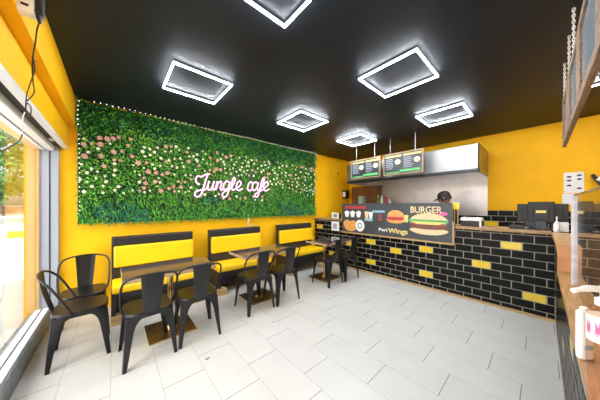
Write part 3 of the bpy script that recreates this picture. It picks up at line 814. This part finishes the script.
# ------------------------------------------------------------------ banner on the front counter
bn = thing('menu_banner', 'dark printed burger banner fixed along the front counter', 'banner', (3.938, 1.96, 1.13))
bw, bh = 1.055, .315
MB().box(-.004, .012, -bw, bw, -bh, bh).build('print_board', M['banner'], bn)
fr_ = MB(); fr_.box(-.012, .014, -bw - .02, bw + .02, -bh - .028, -bh); fr_.box(-.012, .014, -bw - .025, -bw, -bh - .028, .02)
fr_.build('wooden_edge', M['pine'], bn)
# a point on the print: a = metres from the planted-wall end, b = metres up from the middle; faces -X
PR = lambda a, b, d: (-.004 - d, bw - a, b)
def ell(a, b, ra, rb, n=20, a0=0, a1=2 * PI): return [(a + ra * math.cos(a0 + (a1 - a0) * i / n), b + rb * math.sin(a0 + (a1 - a0) * i / n)) for i in range(n + (0 if a1 - a0 > 6.2 else 1))]
def prt(name, m, shapes, d0=.0, d1=.002):
    g = MB()
    for i_, s_ in enumerate(shapes): g.prism(s_, PR, d0, d1 + .0006 * i_)
    return g.build(name, m, bn)
def txmat(a, b, d=.003): # text x -> -Y, text y -> Z, text z -> -X
    return Matrix(((0, 0, -1, -.004 - d), (-1, 0, 0, bw - a), (0, 1, 0, b), (0, 0, 0, 1)))
text_mesh('lettering', 'BURGER', .155, M['cream'], bn, txmat(1.73, .195), bold=.003, width=.48)
text_mesh('lettering', 'Wings', .125, M['yel_print'], bn, txmat(1.27, -.205), bold=.003, width=.36)
text_mesh('lettering', 'Peri', .085, M['paper'], bn, txmat(.985, -.20), bold=.002, width=.17)
text_mesh('lettering', '5', .16, M['red'], bn, txmat(.93, .03), bold=.004)
prt('title_strip', M['red'], [[(.08 + .06 * k, .20 + .01 * (k % 2)), (.125 + .06 * k, .20), (.125 + .06 * k, .262), (.08 + .06 * k, .268)] for k in range(9)])
prt('price_strip', M['blue_print'], [[(.76, .135), (1.02, .135), (1.02, .175), (.76, .175)], [(.58, -.045), (.76, -.045), (.76, .01), (.58, .01)]])
prt('cup_picture', M['paper'], [[(.10 + .15 * k, .02), (.17 + .15 * k, .02), (.20 + .15 * k, .13), (.14 + .15 * k, .165), (.07 + .15 * k, .13)] for k in range(3)])
prt('drink_picture', M['cream'], [[(.60, .0), (.66, .0), (.68, .15), (.58, .15)]]); prt('drink_picture', M['paper'], [[(.70, .0), (.75, .0), (.77, .14), (.68, .14)]])
prt('food_picture', M['orange_print'], [ell(.14, -.14, .10, .10), ell(.30, -.16, .10, .11), ell(.23, -.20, .16, .09)])
bd = prt('badge', M['paper'], [ell(.47, -.155, .108, .125, 28)], .002, .005); bd['label'] = 'round white badge'
prt('badge_ring', M['grey_text'], [ell(.47, -.155, .055, .065, 24)], .005, .006)
prt('badge_centre', M['paper'], [ell(.47, -.155, .035, .042, 24)], .006, .007)
# small burger and big burger pictures
prt('small_burger', M['orange_print'], [ell(1.23, .06, .16, .13, 20, 0, PI), ell(1.23, .0, .17, .06)])
prt('small_burger_filling', M['red'], [ell(1.23, .03, .17, .035)], .002, .004)
prt('chips', M['yel_print'], [[(1.36 + .03 * k, -.03 + .03 * (k % 2)), (1.385 + .03 * k, -.03), (1.42 + .02 * k, .10), (1.395 + .02 * k, .105)] for k in range(3)], .002, .004)
prt('burger_bun', M['cream'], [ell(1.77, .0, .29, .145, 22, 0, PI)], .002, .004)
prt('burger_lettuce', M['green_print'], [[(1.46 + .05 * k, .005 - .05 * (k % 2)) for k in range(13)] + [(2.06, .035), (1.46, .035)]], .004, .006)
prt('burger_cheese', M['yel_print'], [[(1.50, .0), (2.04, .0), (1.92, -.045), (1.6, -.045)]], .006, .008)
prt('burger_patty', M['patty'], [ell(1.77, -.085, .30, .042)], .004, .006)
prt('burger_tomato', M['red'], [ell(1.77, -.045, .28, .022)], .002, .004)
prt('burger_base', M['cream'], [ell(1.77, -.135, .29, .085, 20, PI, 2 * PI), ell(1.77, -.135, .29, .03)], .002, .004)
prt('sparkle', M['pink_print'], [ell(2.0, .14, .05, .03), ell(1.95, .12, .04, .03)], .001, .002)
# cards at the planted-wall end of the counter
c1 = thing('card_holder', 'white square card in a black holder on the counter beside the banner', 'card', (3.975, 3.23, 1.083))
MB().box(-.012, .03, -.125, .11, 0, .14, b=.004).build('holder', M['black'], c1); MB().box(-.018, -.0125, -.10, .11, .01, .15, b=.002).build('card', M['paper'], c1)
MB().box(-.0195, -.0182, -.05, .06, .04, .12).build('printed_square', M['grey_text'], c1)
c2 = thing('wall_card', 'white square card stuck on the tiles below the black card holder', 'card', (3.985, 3.26, .90))
MB().box(-.010, .0, -.125, .11, -.10, .12, b=.002).build('card', M['paper'], c2)
MB().box(-.0112, -.0102, -.06, .055, -.05, .07).build('printed_square', mat('lilac_print', (.42, .38, .55, 1), .6), c2)

# ------------------------------------------------------------------ hanging menu boards
def menu_board(y0, y1, z0, z1, label, rods, seed, X=4.27):
    cy, cz = (y0 + y1) / 2, (z0 + z1) / 2; a, b = (y1 - y0) / 2, (z1 - z0) / 2
    t = thing('menu_board', label, 'menu board', (X, cy, cz), 0, 'hanging menu boards')
    MB().box(0, .02, -a, a, -b, b).build('panel', M['screen'], t)
    w = .020; g = MB()
    g.box(-.014, .026, -a - w, a + w, b, b + w); g.box(-.014, .026, -a - w, a + w, -b - w, -b); g.box(-.014, .026, -a - w, -a, -b, b); g.box(-.014, .026, a, a + w, -b, b)
    g.build('wooden_frame', M['rustic_trim'], t)
    r = random.Random(seed)
    
    for half in (0, 1):
        l = a - .02 - half * a; rr = l - a + .03         # the reading side runs from +Y to -Y
        MB().box(-.003, 0, rr, l, b * .70, b * .90).build('heading', M['heading'], t); txt = MB()
        for k in range(6):
            z = b * .52 - k * b * .19
            txt.box(-.003, 0, l - (l - rr) * r.uniform(.42, .55), l - .01, z - .008, z + .010)
        txt.build('text_lines', M['grey_text'], t)
        MB().prism(ell(rr + .075, b * .18, .055, .05, 16), lambda u, v, d: (-d, u, v), .0, .004).build('food_picture', M['cream'], t)
    MB().box(-.003, 0, -a + .03, a * .12, -b * .86, -b * .62).build('green_strip', M['green_print'], t); MB().box(-.003, 0, a * .12, a * .95, -b * .92, -b * .80).build('green_strip', M['green_print'], t)
    for y in rods:
        MB().tube([(.01, y - cy, b + w), (.01, y - cy, H - cz)], .006, 8).build('hanging_rod', M['steel'], t)
    return t
menu_board(1.45, 2.17, 2.045, 2.44, 'larger hanging menu board in a pine frame, beside the bare steel hood', (1.57, 2.05), 3)
menu_board(2.29, 2.99, 2.045, 2.44, 'smaller looking hanging menu board nearest the planted wall', (2.40, 2.86), 5)

# ------------------------------------------------------------------ till end of the counter
def monitor(x, y, w, z0, z1, label, stand=True, sticker=False, tilt=.0, rz=0, base=1.083):
    t = thing('till_monitor', label, 'monitor', (x, y, base), rz)
    k = z1 - base; j = z0 - base
    MB().box(-.012, .028, -w / 2, w / 2, j, k, b=.008).build('screen_case', M['black'], t, True)
    MB().box(-.03, -.012, -w * .3, w * .3, j + .03, k - .05, b=.006).build('back_hump', M['black'], t, True)
    if stand:
        pr_ = [(-.055, 0), (.055, 0), (.05, .03), (.038, j + .02), (-.038, j + .02), (-.05, .03)]
        MB().prism(pr_, lambda u, v, d: (d, u, v), -.028, .02).build('stand', mat('charcoal_stand', (.045, .055, .07, 1), .4), t)
        MB().box(-.09, .09, -.09, .09, 0, .012, b=.004).build('foot', M['black'], t)
    if sticker:
        s_ = MB().box(-.033, -.030, -.045, .045, (j + k) / 2 - .012, (j + k) / 2 + .022, b=.001).build('sticker', M['yel_print'], t); s_['label'] = 'yellow sticker'
    return t
monitor(4.22, 0.0, .235, 1.18, 1.452, 'black till monitor with a yellow sticker, its back to the room', True, True)
monitor(4.44, .10, .26, 1.17, 1.425, 'black till monitor half hidden behind the stickered one, on its steel hood side', True)
monitor(4.40, -.135, .20, 1.15, 1.425, 'black till monitor half hidden behind the stickered one, beside the sanitiser bottle', True)
cdw = thing('cash_drawer', 'low black cash drawer on the front counter beside the monitors', 'cash drawer', (4.25, .17, 1.083))
MB().box(-.12, .08, -.075, .12, 0, .045, b=.006).build('case', M['black'], cdw, True); MB().box(-.123, -.12, -.065, .11, .008, .038).build('drawer_front', M['black_vinyl'], cdw)
MB().lathe([(.010, 0), (.010, .006)], (0, 0, 0), 10, X=Matrix.Translation((-.123, -.04, .022)) @ Matrix.Rotation(-PI / 2, 4, 'Y')).build('lock', M['steel'], cdw)
sn = thing('pump_bottle', 'small white pump bottle on the corner of the counter before the monitors', 'pump bottle', (4.0, -.125, 1.083))
MB().lathe([(.024, 0), (.026, .006), (.026, .095), (.012, .115), (.012, .13)], seg=16).build('body', M['white'], sn, True)
MB().tube([(0, 0, .13), (0, 0, .17)], .006, 8).build('pump_stem', M['white'], sn); MB().box(-.03, .012, -.008, .008, .165, .185, b=.004).build('pump_head', M['white'], sn, True)
wb_ = thing('tissue_box', 'small white box standing behind the pump bottle on the counter corner', 'box', (4.10, -.165, 1.083))
MB().box(-.035, .035, -.055, .055, 0, .115, b=.004).build('carton', M['white'], wb_, True); MB().box(-.036, -.035, -.04, .04, .03, .08).build('label_patch', M['paper'], wb_)
pt = thing('receipt_printer', 'white topped receipt printer on the front counter beside the banner', 'printer', (4.17, .72, 1.083))
MB().box(-.09, .09, -.13, .11, 0, .085, b=.01).build('body', M['gasket'], pt, True); MB().box(-.095, .09, -.14, .115, .085, .135, b=.01).build('lid', M['white'], pt, True)
MB().box(-.096, -.085, -.14, -.115, 0, .085).build('side_strip', M['white'], pt)
ys = thing('tag_stand', 'yellow tag on thin wooden sticks beside the receipt printer', 'tag', (4.03, .885, 1.083))
for y in (-.03, .015, .045): MB().tube([(0, y, 0), (.005, y * .8, .27)], .007, 6).build('stick', M['pine'], ys)
MB().box(-.012, .012, -.05, .05, .25, .36, b=.01).build('tag_plate', M['yellow_tile'], ys, True)
MB().box(-.05, .05, -.06, .07, 0, .015).build('base', M['rustic'], ys)

# papers and tilted screen on the far wall
po = thing('notice_poster', 'white notice with rows of small dark icons on the far yellow wall', 'poster', (XB - .002, -.345, 1.77))
MB().box(-.006, 0, -.10, .10, -.165, .165).build('sheet', M['paper'], po)
ic = MB()
for k, z in enumerate((.105, .045, -.035, -.10)):
    if k != 3: ic.prism(ell(.045, z - .01, .026, .014, 12), lambda u, v, d: (-.006 - d, u, v), 0, .002)
    if k != 2: ic.prism(ell(-.055, z + .005, .026, .014, 12), lambda u, v, d: (-.006 - d, u, v), 0, .002)
ic.build('icons', mat('navy_print', (.03, .03, .09, 1), .6), po)
po = MB().box(-.012, -.002, -.06, .055, -.09, .085).build('notice_sheet', M['paper'], None, False, (XB, -.285, 1.51))
tag(po, 'plain white sheet hanging under the notice with icons', 'notice')
tb = thing('tilted_screen', 'white tilted screen on a black arm mounted on the far yellow wall', 'screen', (XB - .002, -.62, 1.70))
MB().tube(smooth_path([(-.01, .09, .16), (-.10, .10, .15), (-.14, .06, .05), (-.16, .02, -.02)], 5), .022, 8).build('arm', M['black'], tb, True)
X_ = Matrix.Translation((-.20, -.08, .04)) @ Matrix.Rotation(math.radians(38), 4, 'X')
MB().box(-.02, .02, -.10, .16, -.07, .07, b=.008, X=X_).build('screen', M['white'], tb, True)

# ------------------------------------------------------------------ acrylic guard on the side counter and bottles
ac = thing('acrylic_guard', 'clear acrylic sneeze guard standing on the lower side worktop', 'screen', (1.6, -.147, .88))
MB().box(-.95, .655, -.003, .003, .002, .585).build('sheet', M['acrylic'], ac)
MB().box(.655, .672, -.016, .016, .0, .59, b=.003).build('edge_strip', M['edge_acrylic'], ac)
MB().box(-.95, .655, -.005, .005, .585, .592).build('top_strip', M['rustic'], ac)
sb_ = MB(); 
for x in (-.7, .5): sb_.box(x - .03, x + .03, -.03, -.004, 0, .02)
sb_.build('foot', M['edge_acrylic'], ac)
def pump(x, y, label, s=1.0):
    t = thing('sanitiser_bottle', label, 'pump bottle', (x, y, .881))
    MB().lathe([(.026, 0), (.029, .008), (.029, .235), (.024, .255), (.012, .262), (.012, .268)], seg=22).build('body', glass('clear_plastic_bottle', (.95, .82, .72, 1), .05, .04), t, True)
    MB().lathe([(.0297, .170), (.0297, .236)], seg=22).build('label_band', M['white'], t, True)
    for k in range(2):
        g = MB()
        for j in range(5):
            a0 = PI * .62 + k * .6 + j * .06
            a1 = a0 + .055; z0 = .188 + .006 * (j % 2); z1 = .222 - .006 * (j % 3)
            g.add([(.0302 * math.cos(a), .0302 * math.sin(a), z) for a, z in ((a0, z0), (a1, z0), (a1, z1), (a0, z1))], [(0, 1, 2, 3)])
        g.build('pink_mark', M['pink_print'], t)
    MB().lathe([(.016, .262), (.016, .278), (.008, .283), (.008, .296)], seg=16).build('collar', M['white'], t, True)
    MB().tube(smooth_path([(.012, -.006, .300), (-.004, .004, .303), (-.035, .028, .308), (-.068, .054, .303)], 5), [.011] * 6 + [.008] * 6 + [.006] * 4, 10).build('pump_head', M['white'], t, True)
pump(.945, -.108, 'clear pump bottle of hand sanitiser with a pink marked label on the lower worktop')
fb = thing('sanitiser_flask', 'slim white flat bottle standing at the edge of the lower worktop', 'bottle', (1.20, -.0975, .881), -.72)
MB().box(-.022, .022, -.011, .011, 0, .165, b=.008).build('body', M['white'], fb, True)
MB().box(-.009, .009, -.008, .008, .165, .175, b=.003).build('cap', M['white'], fb, True)
g = MB(); g.box(-.014, .014, -.0118, -.0109, .035, .05); g.box(-.012, .008, -.0118, -.0109, .125, .132); g.build('print_mark', M['blue_print'], fb)

# ------------------------------------------------------------------ rustic frame hanging over the side counter
hf = thing('hanging_screen', 'weathered wooden frame with glass panes hanging on chains over the side counter', 'frame', (2.2, -.15, 1.97))
fx0, fx1, fh = -1.05, 1.10, .445
MB().box(fx0, fx1, -.013, .013, 0, .05, b=.004).build('bottom_rail', M['rustic'], hf)
MB().box(fx0, fx1, -.013, .013, fh - .05, fh, b=.004).build('top_rail', M['rustic'], hf)
for a, b in ((1.02, 1.10), (.33, .62), (-.30, -.12), (-.92, -.80)):
    MB().box(a, b, -.011, .012, .05, fh - .05, b=.003).build('stile', M['rustic'], hf)
for a, b in ((.62, 1.02), (-.12, .33), (-.80, -.30)):
    MB().box(a, b, -.003, .003, .05, fh - .05).build('glass_pane', mat('frosted_pane', (.30, .36, .42, 1), .15), hf)
for x in (.19, .55, 1.05):
    m = MB(); z = fh; k = 0
    while z < H - 1.97 - .035:
        q = []
        for i in range(10):
            a = 2 * PI * i / 10; u, v = .006 * math.cos(a), .014 * math.sin(a)
            q.append((x + (u if k % 2 else 0), (0 if k % 2 else u), z + .013 + v))
        m.tube(q, .0034, 5, closed=True); z += .0205; k += 1
    m.build('chain', M['white'], hf)

# ------------------------------------------------------------------ cables, box and panel by the shop window
ap = thing('junction_box', 'white box fixed on the yellow beam where the looped cable starts', 'box', (-.375, 1.86, 2.40))
MB().box(0, .058, -.11, -.06, 0, .36, b=.005).build('cover', M['white'], ap, True); MB().box(.015, .04, -.113, -.109, .03, .042).build('slot', M['black'], ap)
jb = thing('cable_adapter', 'black adapter clipped on the white box at the ceiling, cable hanging from it', 'adapter', (-.316, 1.785, 2.40))
MB().box(0, .030, -.034, .020, .02, .30, b=.010).build('case', M['black'], jb, True)
MB().lathe([(.014, .02), (.012, 0), (.006, -.02)], (.014, -.008, 0), 10).build('gland', M['black'], jb, True)
def wpt(px, py, X):
    t_ = (px - 300) / 211.4
    dx, dy = math.sin(A) + math.cos(A) * t_, math.cos(A) - math.sin(A) * t_
    z = X / dx; return Vector((X, dy * z, 1.40 - (py - 205.7) * z / 211.4))
hc = thing('hanging_cable', 'looped black cable hanging down the yellow beam beside the window', 'cable', (-.345, 2.2, 2.4))
def cab(pts, r, name, m):
    MB().tube([p - Vector((-.345, 2.2, 2.4)) for p in smooth_path(pts, 6)], r, 6).build(name, m, hc, True)
cab([Vector((-.303, 1.777, 2.385)), wpt(37, 30, -.31), wpt(35.5, 42, -.33), wpt(33, 56, -.350), wpt(32.5, 70, -.36), wpt(33, 82, -.38), wpt(34, 93, -.40), wpt(27, 101, -.42)], .0035, 'drop', M['black'])
cab([wpt(33, 56, -.352), wpt(34.5, 70, -.36), wpt(30, 84, -.39), wpt(26.5, 96, -.42), wpt(26, 110, -.435), wpt(30, 116, -.44), wpt(31, 108, -.44), wpt(27, 103, -.44), wpt(25, 112, -.45)], .003, 'loop', M['black'])
cab([wpt(25, 112, -.45), wpt(22.5, 120, -.47), wpt(22.5, 134, -.50)], .0038, 'white_lead', M['white'])
cab([wpt(22.5, 134, -.50), wpt(19, 141, -.505), wpt(10, 147, -.52), wpt(0, 151, -.535), wpt(-14, 152, -.55)], .004, 'window_lead', M['black'])
MB().tube([wpt(33, 61, -.352) - hc.location, wpt(37.5, 61, -.35) - hc.location], .003, 5).build('cable_tie', M['black'], hc)

# scraps on the floor
def scrap(x, y, s, lb):
    m = MB(); m.prism([(-1, -.3), (-.3, -.6), (.8, -.35), (1, .2), (.2, .55), (-.7, .4)], lambda u, v, d: (u * s, v * s * .8, d + .002 * abs(u)), 0.0, .0035)
    tag(m.build('paper_scrap', M['rustic'], None, False, (x, y, .0005)), lb, 'scrap', 'scraps on the floor')
scrap(.64, 2.01, .021, 'dark scrap lying on the white tiles before the nearest table')
scrap(1.44, 2.12, .014, 'small grey scrap lying on the white tiles before the middle table')
wh = MB(); wh.box(-.012, .012, -.02, 0, -.05, .02, b=.004); wh.tube([(0, -.015, -.04), (0, -.035, -.06), (0, -.045, -.045)], .004, 6)
tag(wh.build('wall_hook', M['bronze'], None, True, (4.95, YL - .001, 2.36)), 'small dark hook on the yellow wall between plant wall and kitchen', 'hook')
